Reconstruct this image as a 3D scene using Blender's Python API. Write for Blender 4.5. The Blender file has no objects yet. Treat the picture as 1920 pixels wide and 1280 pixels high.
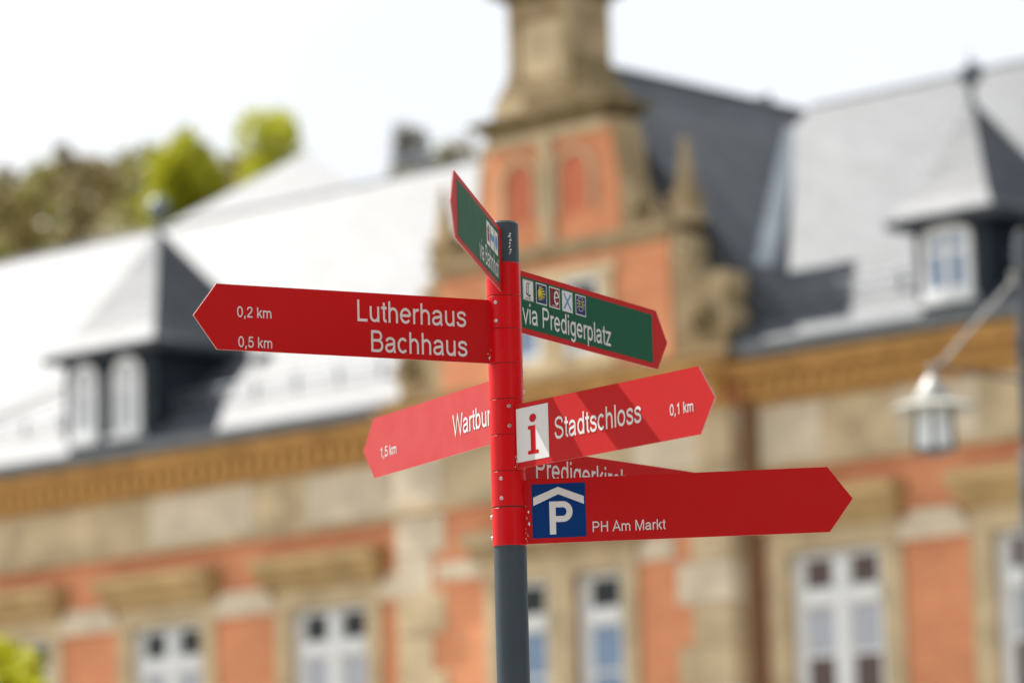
import bpy, math, random
import numpy as np
from mathutils import Matrix, Vector

random.seed(7)
rng = np.random.default_rng(7)
scene = bpy.context.scene
COL = scene.collection
R = math.radians

# ------------------------------------------------------------------ camera
EYE = 1.6
cam_data = bpy.data.cameras.new('camera')
cam = bpy.data.objects.new('camera', cam_data)
COL.objects.link(cam)
scene.camera = cam
pitch, yaw, roll = R(9.0914), R(0.10714), R(-1.46894)
fw = Vector((math.sin(yaw) * math.cos(pitch), math.cos(yaw) * math.cos(pitch), math.sin(pitch)))
rt = Vector((math.cos(yaw), -math.sin(yaw), 0))
up = rt.cross(fw)
rt2 = rt * math.cos(roll) + up * math.sin(roll)
up2 = -rt * math.sin(roll) + up * math.cos(roll)
m = Matrix((rt2, up2, -fw)).transposed().to_4x4()
m.translation = Vector((0, -8.857, EYE))
cam.matrix_world = m
cam_data.sensor_width = 36
cam_data.lens = 135.03
cam_data.clip_start = 0.1
cam_data.clip_end = 3000
cam_data.dof.use_dof = True
cam_data.dof.focus_distance = 8.93
cam_data.dof.aperture_fstop = 2.5
cam_data.dof.aperture_blades = 0

# ------------------------------------------------------------------ sky and sun
SUN_AZ, SUN_EL = R(144), R(51.5)          # azimuth counter-clockwise from +X
sun_dir = Vector((math.cos(SUN_EL) * math.cos(SUN_AZ), math.cos(SUN_EL) * math.sin(SUN_AZ), math.sin(SUN_EL)))
world = bpy.data.worlds.new('World')
scene.world = world
world.use_nodes = True
wn, wl = world.node_tree.nodes, world.node_tree.links
wn.clear()
w_out = wn.new('ShaderNodeOutputWorld')
w_bg = wn.new('ShaderNodeBackground'); w_bg.inputs['Strength'].default_value = 0.050
w_sky = wn.new('ShaderNodeTexSky'); w_sky.sky_type = 'NISHITA'; w_sky.sun_disc = False
w_sky.sun_elevation = SUN_EL
w_sky.sun_rotation = math.pi / 2 - SUN_AZ
w_sky.air_density = 1.2; w_sky.dust_density = 2.5
w_tc = wn.new('ShaderNodeTexCoord')
w_no = wn.new('ShaderNodeTexNoise'); w_no.inputs['Scale'].default_value = 2.2; w_no.inputs['Detail'].default_value = 4
w_rm = wn.new('ShaderNodeMapRange')
w_rm.inputs['From Min'].default_value = 0.38; w_rm.inputs['From Max'].default_value = 0.60
w_rm.inputs['To Min'].default_value = 0.74; w_rm.inputs['To Max'].default_value = 1.0
w_mx = wn.new('ShaderNodeMix'); w_mx.data_type = 'RGBA'
wl.new(w_tc.outputs['Generated'], w_no.inputs['Vector'])
wl.new(w_no.outputs['Fac'], w_rm.inputs['Value'])
wl.new(w_rm.outputs['Result'], w_mx.inputs['Factor'])
wl.new(w_sky.outputs['Color'], w_mx.inputs['A'])
w_mx.inputs['B'].default_value = (10.0, 10.2, 10.5, 1)      # thin white cloud
wl.new(w_mx.outputs['Result'], w_bg.inputs['Color'])
wl.new(w_bg.outputs['Background'], w_out.inputs['Surface'])

sun_data = bpy.data.lights.new('sun', 'SUN')
sun_data.energy = 4.6
sun_data.angle = R(0.53)
sun_data.color = (1.0, 0.955, 0.89)
sun = bpy.data.objects.new('sun', sun_data)
COL.objects.link(sun)
sun.rotation_euler = sun_dir.to_track_quat('Z', 'Y').to_euler()

vs = scene.view_settings
vs.view_transform = 'Standard'; vs.look = 'None'; vs.gamma = 1; vs.exposure = 1.22; vs.use_curve_mapping = False
scene.render.engine = 'CYCLES'
scene.cycles.use_denoising = True
scene.cycles.max_bounces = 6

# ------------------------------------------------------------------ materials
MATS = {}
def mat(name, col, rough=0.6, spec=0.5, metal=0.0, var=0.0, vscale=6.0, bump=0.0, bscale=40.0, coat=0.0,
        stretch=(1, 1, 1), col2=None, detail=6, bdist=0.01):
    M = bpy.data.materials.new(name); M.use_nodes = True
    nt = M.node_tree; N, L = nt.nodes, nt.links
    b = N['Principled BSDF']
    b.inputs['Base Color'].default_value = (*col, 1)
    b.inputs['Roughness'].default_value = rough
    b.inputs['Specular IOR Level'].default_value = spec
    b.inputs['Metallic'].default_value = metal
    b.inputs['Coat Weight'].default_value = coat
    b.inputs['Coat Roughness'].default_value = 0.12
    if var or col2 or bump:
        tc = N.new('ShaderNodeTexCoord'); mp = N.new('ShaderNodeMapping')
        mp.inputs['Scale'].default_value = stretch
        L.new(tc.outputs['Object'], mp.inputs['Vector'])
    if var or col2:
        no = N.new('ShaderNodeTexNoise'); no.inputs['Scale'].default_value = vscale; no.inputs['Detail'].default_value = detail
        rp = N.new('ShaderNodeValToRGB')
        c2 = col2 or tuple(min(1, c * (1 + var)) for c in col)
        c1 = col if col2 else tuple(c * (1 - var) for c in col)
        rp.color_ramp.elements[0].position = 0.32; rp.color_ramp.elements[1].position = 0.68
        rp.color_ramp.elements[0].color = (*c1, 1); rp.color_ramp.elements[1].color = (*c2, 1)
        L.new(mp.outputs['Vector'], no.inputs['Vector']); L.new(no.outputs['Fac'], rp.inputs['Fac'])
        L.new(rp.outputs['Color'], b.inputs['Base Color'])
    if bump:
        nb = N.new('ShaderNodeTexNoise'); nb.inputs['Scale'].default_value = bscale; nb.inputs['Detail'].default_value = 5
        bp = N.new('ShaderNodeBump'); bp.inputs['Strength'].default_value = bump; bp.inputs['Distance'].default_value = bdist
        L.new(mp.outputs['Vector'], nb.inputs['Vector']); L.new(nb.outputs['Fac'], bp.inputs['Height'])
        L.new(bp.outputs['Normal'], b.inputs['Normal'])
    MATS[name] = M
    return M

def paint(name, col, dust, rough=0.32, spec=0.35, amount=0.10):
    """enamel paint: even colour, fine dust film and sparse pale scratches"""
    M = mat(name, col, rough, spec)
    nt = M.node_tree; N, L = nt.nodes, nt.links; b = N['Principled BSDF']
    tc = N.new('ShaderNodeTexCoord')
    n1 = N.new('ShaderNodeTexNoise'); n1.inputs['Scale'].default_value = 9; n1.inputs['Detail'].default_value = 8; n1.inputs['Roughness'].default_value = 0.7
    mr = N.new('ShaderNodeMapRange'); mr.inputs['From Min'].default_value = 0.35; mr.inputs['From Max'].default_value = 0.8
    mr.inputs['To Min'].default_value = 0.0; mr.inputs['To Max'].default_value = amount
    n2 = N.new('ShaderNodeTexNoise'); n2.inputs['Scale'].default_value = 520; n2.inputs['Detail'].default_value = 2
    m2 = N.new('ShaderNodeMapRange'); m2.inputs['From Min'].default_value = 0.70; m2.inputs['From Max'].default_value = 0.76
    m2.inputs['To Min'].default_value = 0.0; m2.inputs['To Max'].default_value = 0.12
    ad = N.new('ShaderNodeMath'); ad.operation = 'ADD'; ad.use_clamp = True
    mx = N.new('ShaderNodeMix'); mx.data_type = 'RGBA'
    mx.inputs['A'].default_value = (*col, 1); mx.inputs['B'].default_value = (*dust, 1)
    L.new(tc.outputs['Object'], n1.inputs['Vector']); L.new(tc.outputs['Object'], n2.inputs['Vector'])
    L.new(n1.outputs['Fac'], mr.inputs['Value']); L.new(n2.outputs['Fac'], m2.inputs['Value'])
    L.new(mr.outputs['Result'], ad.inputs[0]); L.new(m2.outputs['Result'], ad.inputs[1])
    L.new(ad.outputs[0], mx.inputs['Factor']); L.new(mx.outputs['Result'], b.inputs['Base Color'])
    r2 = N.new('ShaderNodeMapRange'); r2.inputs['To Min'].default_value = rough - 0.06; r2.inputs['To Max'].default_value = rough + 0.14
    L.new(n1.outputs['Fac'], r2.inputs['Value']); L.new(r2.outputs['Result'], b.inputs['Roughness'])
    return M

def brickwork(name, c1, c2, mortar, scale, bw, bh, ms, rough=0.85, spec=0.2, rot=None, bump=0.4, patch=0.15):
    """courses on a vertical or sloping face; object coordinates, X along the wall, Z up"""
    M = bpy.data.materials.new(name); M.use_nodes = True
    nt = M.node_tree; N, L = nt.nodes, nt.links; b = N['Principled BSDF']
    tc = N.new('ShaderNodeTexCoord'); sp = N.new('ShaderNodeSeparateXYZ'); cb = N.new('ShaderNodeCombineXYZ')
    ad = N.new('ShaderNodeMath'); ad.operation = 'ADD'
    L.new(tc.outputs['Object'], sp.inputs[0])
    L.new(sp.outputs['X'], ad.inputs[0]); L.new(sp.outputs['Y'], ad.inputs[1])
    L.new(ad.outputs[0], cb.inputs['X']); L.new(sp.outputs['Z'], cb.inputs['Y'])
    mp = N.new('ShaderNodeMapping'); mp.inputs['Rotation'].default_value[2] = rot or 0
    L.new(cb.outputs[0], mp.inputs['Vector'])
    bt = N.new('ShaderNodeTexBrick')
    bt.inputs['Color1'].default_value = (*c1, 1); bt.inputs['Color2'].default_value = (*c2, 1); bt.inputs['Mortar'].default_value = (*mortar, 1)
    bt.inputs['Scale'].default_value = scale; bt.inputs['Brick Width'].default_value = bw; bt.inputs['Row Height'].default_value = bh
    bt.inputs['Mortar Size'].default_value = ms
    L.new(mp.outputs['Vector'], bt.inputs['Vector'])
    no = N.new('ShaderNodeTexNoise'); no.inputs['Scale'].default_value = 0.9; no.inputs['Detail'].default_value = 5
    L.new(tc.outputs['Object'], no.inputs['Vector'])
    mr = N.new('ShaderNodeMapRange'); mr.inputs['From Min'].default_value = 0.3; mr.inputs['From Max'].default_value = 0.7
    mr.inputs['To Min'].default_value = 1 - patch; mr.inputs['To Max'].default_value = 1 + patch
    L.new(no.outputs['Fac'], mr.inputs['Value'])
    mx = N.new('ShaderNodeVectorMath'); mx.operation = 'SCALE'
    L.new(bt.outputs['Color'], mx.inputs[0]); L.new(mr.outputs['Result'], mx.inputs['Scale'])
    L.new(mx.outputs[0], b.inputs['Base Color'])
    b.inputs['Roughness'].default_value = rough; b.inputs['Specular IOR Level'].default_value = spec
    bp = N.new('ShaderNodeBump'); bp.inputs['Strength'].default_value = bump; bp.inputs['Distance'].default_value = 0.01
    inv = N.new('ShaderNodeMath'); inv.operation = 'SUBTRACT'; inv.inputs[0].default_value = 1
    L.new(bt.outputs['Fac'], inv.inputs[1]); L.new(inv.outputs[0], bp.inputs['Height']); L.new(bp.outputs['Normal'], b.inputs['Normal'])
    MATS[name] = M
    return M

RED = (0.39, 0.0010, 0.002)
paint('red_enamel', RED, (0.50, 0.12, 0.11), spec=0.20, rough=0.56, amount=0.02)
paint('pinker_red_enamel', (0.37, 0.012, 0.014), (0.50, 0.20, 0.19), spec=0.4, rough=0.56, amount=0.14)  # pinker, glossier red than the plain enamel, with stronger pale mottling
paint('red_sleeve', (0.50, 0.0012, 0.004), (0.55, 0.12, 0.11), rough=0.28, spec=0.22, amount=0.015)
paint('green_film', (0.003, 0.072, 0.036), (0.12, 0.20, 0.16), rough=0.55, spec=0.12, amount=0.025)
mat('white_film', (0.54, 0.54, 0.54), 0.5, 0.2, var=0.02)
mat('blue_film', (0.002, 0.030, 0.140), 0.4, 0.1)
mat('sky_blue_film', (0.07, 0.22, 0.45), 0.4, 0.1)
mat('navy_film', (0.008, 0.026, 0.11), 0.4, 0.1)
mat('yellow_film', (0.52, 0.44, 0.03), 0.4, 0.1)
mat('crimson_film', (0.16, 0.004, 0.012), 0.4, 0.1)
mat('black_film', (0.02, 0.03, 0.03), 0.4, 0.4)
mat('signal_red_film', (0.42, 0.002, 0.004), 0.4, 0.1)
mat('raw_aluminium', (0.50, 0.24, 0.23), 0.4, 0.5, metal=0.2)
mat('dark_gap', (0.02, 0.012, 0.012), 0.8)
mat('steel', (0.55, 0.55, 0.55), 0.35, 0.5, metal=0.9)
paint('grey_paint', (0.034, 0.048, 0.060), (0.14, 0.15, 0.16), rough=0.42, spec=0.25, amount=0.08)
mat('chip', (0.62, 0.60, 0.58), 0.7, var=0.2, vscale=300)
mat('rust', (0.20, 0.06, 0.03), 0.8, col2=(0.45, 0.30, 0.24), vscale=400)

brickwork('brick', (0.66, 0.232, 0.090), (0.58, 0.172, 0.064), (0.52, 0.36, 0.24), 1.0, 0.25, 0.075, 0.010)
brickwork('red_brick', (0.60, 0.14, 0.06), (0.50, 0.10, 0.045), (0.45, 0.26, 0.17), 1.0, 0.25, 0.075, 0.010)
brickwork('slate', (0.036, 0.045, 0.057), (0.062, 0.072, 0.086), (0.02, 0.024, 0.028), 1.0, 0.30, 0.18, 0.012, rough=0.60, spec=0.38, rot=R(28), bump=0.25, patch=0.12)
mat('slate_cladding', (0.010, 0.017, 0.026), 0.6, 0.25, var=0.25, vscale=5)
mat('sandstone', (0.47, 0.375, 0.235), 0.9, 0.2, var=0.22, vscale=1.7, bump=0.3, bscale=30)
mat('pale_sandstone', (0.55, 0.475, 0.355), 0.9, 0.2, var=0.16, vscale=2.2, bump=0.3, bscale=30)
mat('ochre_sandstone', (0.40, 0.225, 0.075), 0.9, 0.2, var=0.25, vscale=1.9, bump=0.3, bscale=30)
mat('hood_sandstone', (0.40, 0.285, 0.135), 0.9, 0.2, var=0.2, vscale=1.9, bump=0.3, bscale=30)
mat('weathered_sandstone', (0.24, 0.18, 0.10), 0.92, 0.2, col2=(0.40, 0.31, 0.185), vscale=1.8, bump=0.5, bscale=22)
mat('mossy_sandstone', (0.10, 0.083, 0.038), 0.95, 0.2, col2=(0.24, 0.175, 0.09), vscale=3.0, bump=0.5, bscale=22)
mat('zinc', (0.13, 0.15, 0.17), 0.5, 0.35, metal=0.2, var=0.15, vscale=3)
mat('lead', (0.27, 0.31, 0.34), 0.5, 0.5, metal=0.2, var=0.15, vscale=3)
mat('white_window_paint', (0.66, 0.68, 0.68), 0.45, 0.4, var=0.04)
mat('copper_brown', (0.20, 0.12, 0.06), 0.55, 0.4, metal=0.3, var=0.2)
mat('dark_glass', (0.012, 0.016, 0.015), 0.15, 0.3)
mat('brown_glass', (0.085, 0.052, 0.045), 0.2, 0.35, var=0.1)
mat('curtain_glass', (0.36, 0.38, 0.43), 0.22, 0.6, var=0.08, vscale=9, stretch=(6, 6, 0.4))
mat('blue_glass', (0.16, 0.24, 0.36), 0.15, 0.6, var=0.15, vscale=4)
mat('dark_iron', (0.045, 0.052, 0.06), 0.45, 0.5, metal=0.2, var=0.2)
mat('galvanised', (0.30, 0.30, 0.29), 0.5, 0.4, metal=0.2, var=0.1)
mat('white_enamel', (0.32, 0.32, 0.28), 0.5, 0.3)
mat('opal_glass', (0.70, 0.74, 0.76), 0.2, 0.6)
brickwork('paving', (0.43, 0.41, 0.37), (0.50, 0.475, 0.43), (0.30, 0.28, 0.25), 1.0, 0.2, 0.2, 0.015, rough=0.85)
mat('hill_soil', (0.12, 0.105, 0.05), 0.95, 0.1, col2=(0.16, 0.15, 0.06), vscale=0.05)
mat('bark', (0.10, 0.075, 0.05), 0.9, 0.1, var=0.3)

def leaf(name, c1, c2, trans=0.35):
    M = mat(name, c1, 0.55, 0.3, col2=c2, vscale=0.9, detail=3)
    nt = M.node_tree; N, L = nt.nodes, nt.links; b = N['Principled BSDF']
    t = N.new('ShaderNodeBsdfTranslucent'); ms = N.new('ShaderNodeMixShader'); ms.inputs[0].default_value = trans
    src = b.inputs['Base Color'].links[0].from_socket
    L.new(src, t.inputs['Color'])
    out = N['Material Output']
    L.new(b.outputs[0], ms.inputs[1]); L.new(t.outputs[0], ms.inputs[2]); L.new(ms.outputs[0], out.inputs['Surface'])
    return M
leaf('forsythia_leaf', (0.40, 0.39, 0.005), (0.52, 0.52, 0.02))
leaf('spring_leaf', (0.33, 0.345, 0.012), (0.46, 0.46, 0.03), 0.45)
leaf('brown_leaf', (0.15, 0.115, 0.038), (0.22, 0.175, 0.065), 0.3)
leaf('olive_leaf', (0.19, 0.185, 0.045), (0.27, 0.25, 0.065), 0.3)
leaf('grey_twig', (0.15, 0.14, 0.11), (0.24, 0.22, 0.17), 0.2)

# ------------------------------------------------------------------ helpers
def thing(name, label, cat, loc=(0, 0, 0), rotz=0.0, group=None):
    o = bpy.data.objects.new(name, None); COL.objects.link(o)
    o.location = loc; o.rotation_euler = (0, 0, rotz); o.empty_display_size = 0.3
    o['label'] = label; o['category'] = cat
    if group: o['group'] = group
    return o

class MB:
    """collects faces of one mesh"""
    def __init__(self): self.v = []; self.f = []; self.mi = []; self.sm = []
    def add(self, vs, fs, mi=0, smooth=False):
        n = len(self.v); self.v += [tuple(v) for v in vs]
        for f in fs:
            self.f.append(tuple(i + n for i in f)); self.mi.append(mi); self.sm.append(smooth)
        return self
    def box(self, x0, x1, y0, y1, z0, z1, mi=0):
        return self.add([(x0, y0, z0), (x1, y0, z0), (x1, y1, z0), (x0, y1, z0), (x0, y0, z1), (x1, y0, z1), (x1, y1, z1), (x0, y1, z1)],
                        [(3, 2, 1, 0), (4, 5, 6, 7), (0, 1, 5, 4), (1, 2, 6, 5), (2, 3, 7, 6), (3, 0, 4, 7)], mi)
    def prism(self, pts, y0, y1, mi=0, mi_side=None):
        """polygon in (x, z), counter-clockwise seen from -y, extruded y0 (front) to y1"""
        a = sum(pts[i][0] * pts[(i + 1) % len(pts)][1] - pts[(i + 1) % len(pts)][0] * pts[i][1] for i in range(len(pts)))
        if a < 0: pts = pts[::-1]
        n = len(pts)
        vs = [(x, y0, z) for x, z in pts] + [(x, y1, z) for x, z in pts]
        self.add(vs, [tuple(range(n))], mi); self.v = self.v[:-2 * n] + vs
        base = len(self.v) - 2 * n
        self.f.append(tuple(base + n + i for i in reversed(range(n)))); self.mi.append(mi); self.sm.append(False)
        for i in range(n):
            j = (i + 1) % n
            self.f.append((base + j, base + i, base + n + i, base + n + j)); self.mi.append(mi if mi_side is None else mi_side); self.sm.append(False)
        return self
    def lathe(self, prof, c=(0, 0), n=24, mi=0, smooth=True):
        """profile [(radius, z)] turned about the vertical through c"""
        vs = []; fs = []
        for r, z in prof:
            for i in range(n):
                a = 2 * math.pi * i / n; vs.append((c[0] + r * math.cos(a), c[1] + r * math.sin(a), z))
        for k in range(len(prof) - 1):
            for i in range(n):
                j = (i + 1) % n; fs.append((k * n + i, k * n + j, (k + 1) * n + j, (k + 1) * n + i))
        fs.append(tuple(reversed(range(n)))); fs.append(tuple((len(prof) - 1) * n + i for i in range(n)))
        return self.add(vs, fs, mi, smooth)
    def tube(self, p, q, r0, r1=None, n=10, mi=0):
        p, q = Vector(p), Vector(q); r1 = r0 if r1 is None else r1
        d = (q - p).normalized(); a = d.orthogonal().normalized(); b = d.cross(a)
        vs = []
        for c, r in ((p, r0), (q, r1)):
            for i in range(n):
                t = 2 * math.pi * i / n; vs.append(c + (a * math.cos(t) + b * math.sin(t)) * r)
        fs = [(i, (i + 1) % n, n + (i + 1) % n, n + i) for i in range(n)]
        self.add(vs, fs, mi, True)
        return self.add([], [], mi).add(vs, [tuple(reversed(range(n))), tuple(range(n, 2 * n))], mi)
    def mesh(self, name, mats):
        me = bpy.data.meshes.new(name)
        me.from_pydata(self.v, [], self.f)
        for k in mats: me.materials.append(MATS[k])
        me.polygons.foreach_set('material_index', self.mi); me.polygons.foreach_set('use_smooth', self.sm)
        me.update()
        if any(self.sm): me.set_sharp_from_angle(angle=R(38))
        return me
    def build(self, name, mats, parent=None, label=None, bevel=0.0):
        if isinstance(mats, str): mats = [mats]
        return place(name, self.mesh(name, mats), parent, label, bevel)

def place(name, me, parent=None, label=None, bevel=0.0, loc=None):
    o = bpy.data.objects.new(name, me); COL.objects.link(o)
    if parent: o.parent = parent
    if label: o['label'] = label
    if loc: o.location = loc
    if bevel:
        bv = o.modifiers.new('bevel', 'BEVEL'); bv.width = bevel; bv.segments = 2; bv.limit_method = 'ANGLE'
    return o

def structure(o): o['kind'] = 'structure'; return o

# ------------------------------------------------------------------ ground and hill
g = MB(); g.add([(-900, -300, 0), (900, -300, 0), (900, 1500, 0), (-900, 1500, 0)], [(0, 1, 2, 3)])
structure(g.build('ground', 'paving'))

def hill_h(x, y):
    t = np.clip((y - 95) / 230, 0, 1)
    return 62 * (t * t * (3 - 2 * t)) * (1 - 0.10 * np.clip((x + 10) / 60, -1, 1)) + 1.2 * np.sin(x * 0.09) * t + 0.9 * np.sin(y * 0.05 + x * 0.04) * t - 0.3
xs = np.linspace(-320, 320, 65); ys = np.linspace(95, 620, 54)
gx, gy = np.meshgrid(xs, ys); gz = hill_h(gx, gy)
hb = MB()
nx = len(xs)
hb.add(np.stack([gx.ravel(), gy.ravel(), gz.ravel()], 1).tolist(),
       [(j * nx + i, j * nx + i + 1, (j + 1) * nx + i + 1, (j + 1) * nx + i) for j in range(len(ys) - 1) for i in range(nx - 1)], 0, True)
structure(hb.build('hill', 'hill_soil'))

def leaf_cloud(centres, size, name, material, parent=None):
    """small bent leaf faces at the given points, random directions"""
    c = np.asarray(centres); n = len(c)
    a = rng.normal(size=(n, 3)); a /= np.linalg.norm(a, axis=1)[:, None]
    b = rng.normal(size=(n, 3)); b -= (b * a).sum(1)[:, None] * a; b /= np.linalg.norm(b, axis=1)[:, None]
    s = size * rng.uniform(0.6, 1.35, (n, 1))
    v = np.stack([c - a * s, c + b * s * 0.55, c + a * s, c - b * s * 0.55], 1).reshape(-1, 3)
    me = bpy.data.meshes.new(name)
    me.from_pydata(v.tolist(), [], np.arange(4 * n).reshape(-1, 4).tolist())
    me.materials.append(MATS[material]); me.update()
    return place(name, me, parent)

def crown_points(n, cx, cy, z0, z1, rx, ry, lobes=14, seed=0):
    """points in clumps inside an uneven egg-shaped crown"""
    rr = np.random.default_rng(seed)
    out = []
    for k in range(lobes):
        t = rr.uniform(0.0, 1); a = rr.uniform(0, 2 * math.pi); q = math.sqrt(rr.uniform(0.1, 1)) * math.sqrt(max(0.05, 1 - (2 * t - 1) ** 2)) * 0.72
        c = np.array([cx + rx * q * math.cos(a), cy + ry * q * math.sin(a), z0 + (z1 - z0) * (0.12 + 0.76 * t)])
        rad = np.array([rx, ry, (z1 - z0) / 2]) * rr.uniform(0.26, 0.42)
        m_ = n // lobes
        d = rr.normal(size=(m_, 3)); d /= np.linalg.norm(d, axis=1)[:, None]
        out.append(c + d * rad * (rr.uniform(0.25, 1, (m_, 1)) ** 0.5))
    return np.concatenate(out)

def tree(name, label, x, y, zb, top, rx, material, n, size, seed, group=None, trunk=0.25, crown_from=0.35, cat='tree', lobes=14):
    t = thing(name, label, cat, (x, y, zb), group=group)
    h = top - zb
    mb = MB(); mb.tube((0, 0, -0.3), (0.05, 0, h * 0.55), trunk, trunk * 0.55)
    rr = random.Random(seed)
    for k in range(9):
        a = rr.uniform(0, 6.28); z = h * rr.uniform(0.3, 0.6)
        mb.tube((0.03, 0, z), (rx * 0.65 * math.cos(a), rx * 0.65 * math.sin(a), z + h * rr.uniform(0.12, 0.32)), trunk * 0.32, trunk * 0.08, 6)
    mb.build('trunk', 'bark', t)
    leaf_cloud(crown_points(n, 0, 0, h * crown_from, h, rx, rx, lobes=lobes, seed=seed), size, 'crown', material, t)
    return t

# far wood on the hill: reads as one mass
pts = []; pts2 = []
def sky_top(x):
    return float(np.interp(x, [-75, -50, -43.9, -38, -33, -25, -19, -14, -9, -4, 4, 20], [66, 68.6, 69.6, 71.2, 71.9, 72.3, 70.6, 67.6, 68.0, 71.0, 72.6, 72])) 
for k in range(420):
    x = rng.uniform(-80, 14); y = rng.uniform(300, 345) if k < 200 else rng.uniform(225, 300)
    top = (sky_top(x) + 1.2) * (1.0 + (y - 321) / 330 * 0.9) + rng.uniform(-2.4, 0.1)
    if y < 300: top = min(top - 1.0, float(hill_h(x, y)) + rng.uniform(8, 11))
    if abs(x / (y + 9) + 20.6 / 250) < 0.011 and y < 245: continue
    r = rng.uniform(1.8, 3.2); hgt = rng.uniform(7, 11)
    (pts if rng.uniform() < 0.6 else pts2).append(crown_points(300, x, y, top - hgt, top, r, r, lobes=7, seed=1000 + k))
o = leaf_cloud(np.concatenate(pts), 0.46, 'far_wood', 'brown_leaf')
o['kind'] = 'stuff'; o['label'] = 'brown early spring wood covering the hill behind the roofs'; o['category'] = 'wood'
o = leaf_cloud(np.concatenate(pts2), 0.42, 'far_budding_wood', 'olive_leaf')
o['kind'] = 'stuff'; o['label'] = 'olive budding trees scattered through the brown hill wood'; o['category'] = 'wood'
G = 'single trees on the hill'
tree('spring_tree', 'bright yellow green tree on the hill, the broader one beside the brown wood', -20.6, 241, float(hill_h(-20.6, 241)), 55.9, 3.4, 'spring_leaf', 6500, 0.30, 3, G, lobes=30)
tree('spring_tree', 'tall light green tree on the hill beside the roof peak', -15.1, 241, float(hill_h(-15.1, 241)), 57.8, 3.9, 'spring_leaf', 3600, 0.28, 12, G, lobes=26)
tree('bare_tree', 'grey leafless tree on the hill next to the small blue roof', -7.9, 322, float(hill_h(-7.9, 322)) , 74.2, 3.0, 'grey_twig', 1700, 0.26, 8, G)
# small house on the hill
hh = thing('hill_house', 'small house with dark blue roof far up on the hill', 'house', (-7.0, 312, float(hill_h(-7.0, 312)) - 0.4))
wz = 69.4 - hh.location.z
MB().box(-2.0, 2.0, -2, 2, 0, wz - 1.6).build('wall', 'pale_sandstone', hh)
mb = MB(); mb.add([(-2.3, -2.4, wz - 1.65), (2.3, -2.4, wz - 1.65), (2.3, 2.4, wz - 1.65), (-2.3, 2.4, wz - 1.65), (-2.1, 0, wz), (2.1, 0, wz)],
                  [(0, 1, 5, 4), (2, 3, 4, 5), (1, 2, 5), (3, 0, 4), (3, 2, 1, 0)])
mb.build('roof', 'slate_cladding', hh)
for k in (-1.1, 0.9):
    w_ = MB().box(k - 0.4, k + 0.4, -2.06, -1.98, wz - 3.4, wz - 2.2).build('window', 'white_window_paint', hh)
    MB().box(k - 0.3, k + 0.3, -2.09, -2.05, wz - 3.3, wz - 2.3).build('pane', 'dark_glass', w_)

# ------------------------------------------------------------------ brick building
# local frame: x along the front, y into the building, z up
B = thing('brick_building', 'orange brick building with sandstone trim, scrolled gable and slate roofs', 'building', (0, 45.0, 0), math.atan2(-0.68105, 0.73223))
AX = 1.35                  # axis of the gable bay
G0, G1, GP = AX - 3.10, AX + 3.05, 0.45      # bay from, to, projection
EAVE = 9.32
Z_BAND, Z_HOOD, Z_FRIEZE, Z_CORN = 7.50, 7.12, 7.98, 8.74

def wall_grid(x0, x1, z0, z1, y, openings, depth, name, material):
    """front sheet with real openings and reveals"""
    xs_ = sorted({x0, x1, *[a for o in openings for a in o[:2]]}); zs_ = sorted({z0, z1, *[a for o in openings for a in o[2:]]})
    mb = MB()
    for i in range(len(xs_) - 1):
        for j in range(len(zs_) - 1):
            a, b_, c, d = xs_[i], xs_[i + 1], zs_[j], zs_[j + 1]
            if any(o[0] <= a and b_ <= o[1] and o[2] <= c and d <= o[3] for o in openings): continue
            mb.add([(a, y, c), (b_, y, c), (b_, y, d), (a, y, d)], [(0, 1, 2, 3)])
    for a, b_, c, d in openings:
        q = y + depth
        mb.add([(a, y, c), (a, q, c), (a, q, d), (a, y, d)], [(0, 1, 2, 3)])
        mb.add([(b_, y, c), (b_, y, d), (b_, q, d), (b_, q, c)], [(0, 1, 2, 3)])
        mb.add([(a, y, d), (a, q, d), (b_, q, d), (b_, y, d)], [(0, 1, 2, 3)])
        mb.add([(a, y, c), (b_, y, c), (b_, q, c), (a, q, c)], [(0, 1, 2, 3)])
    return mb.build(name, material, B)

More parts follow.
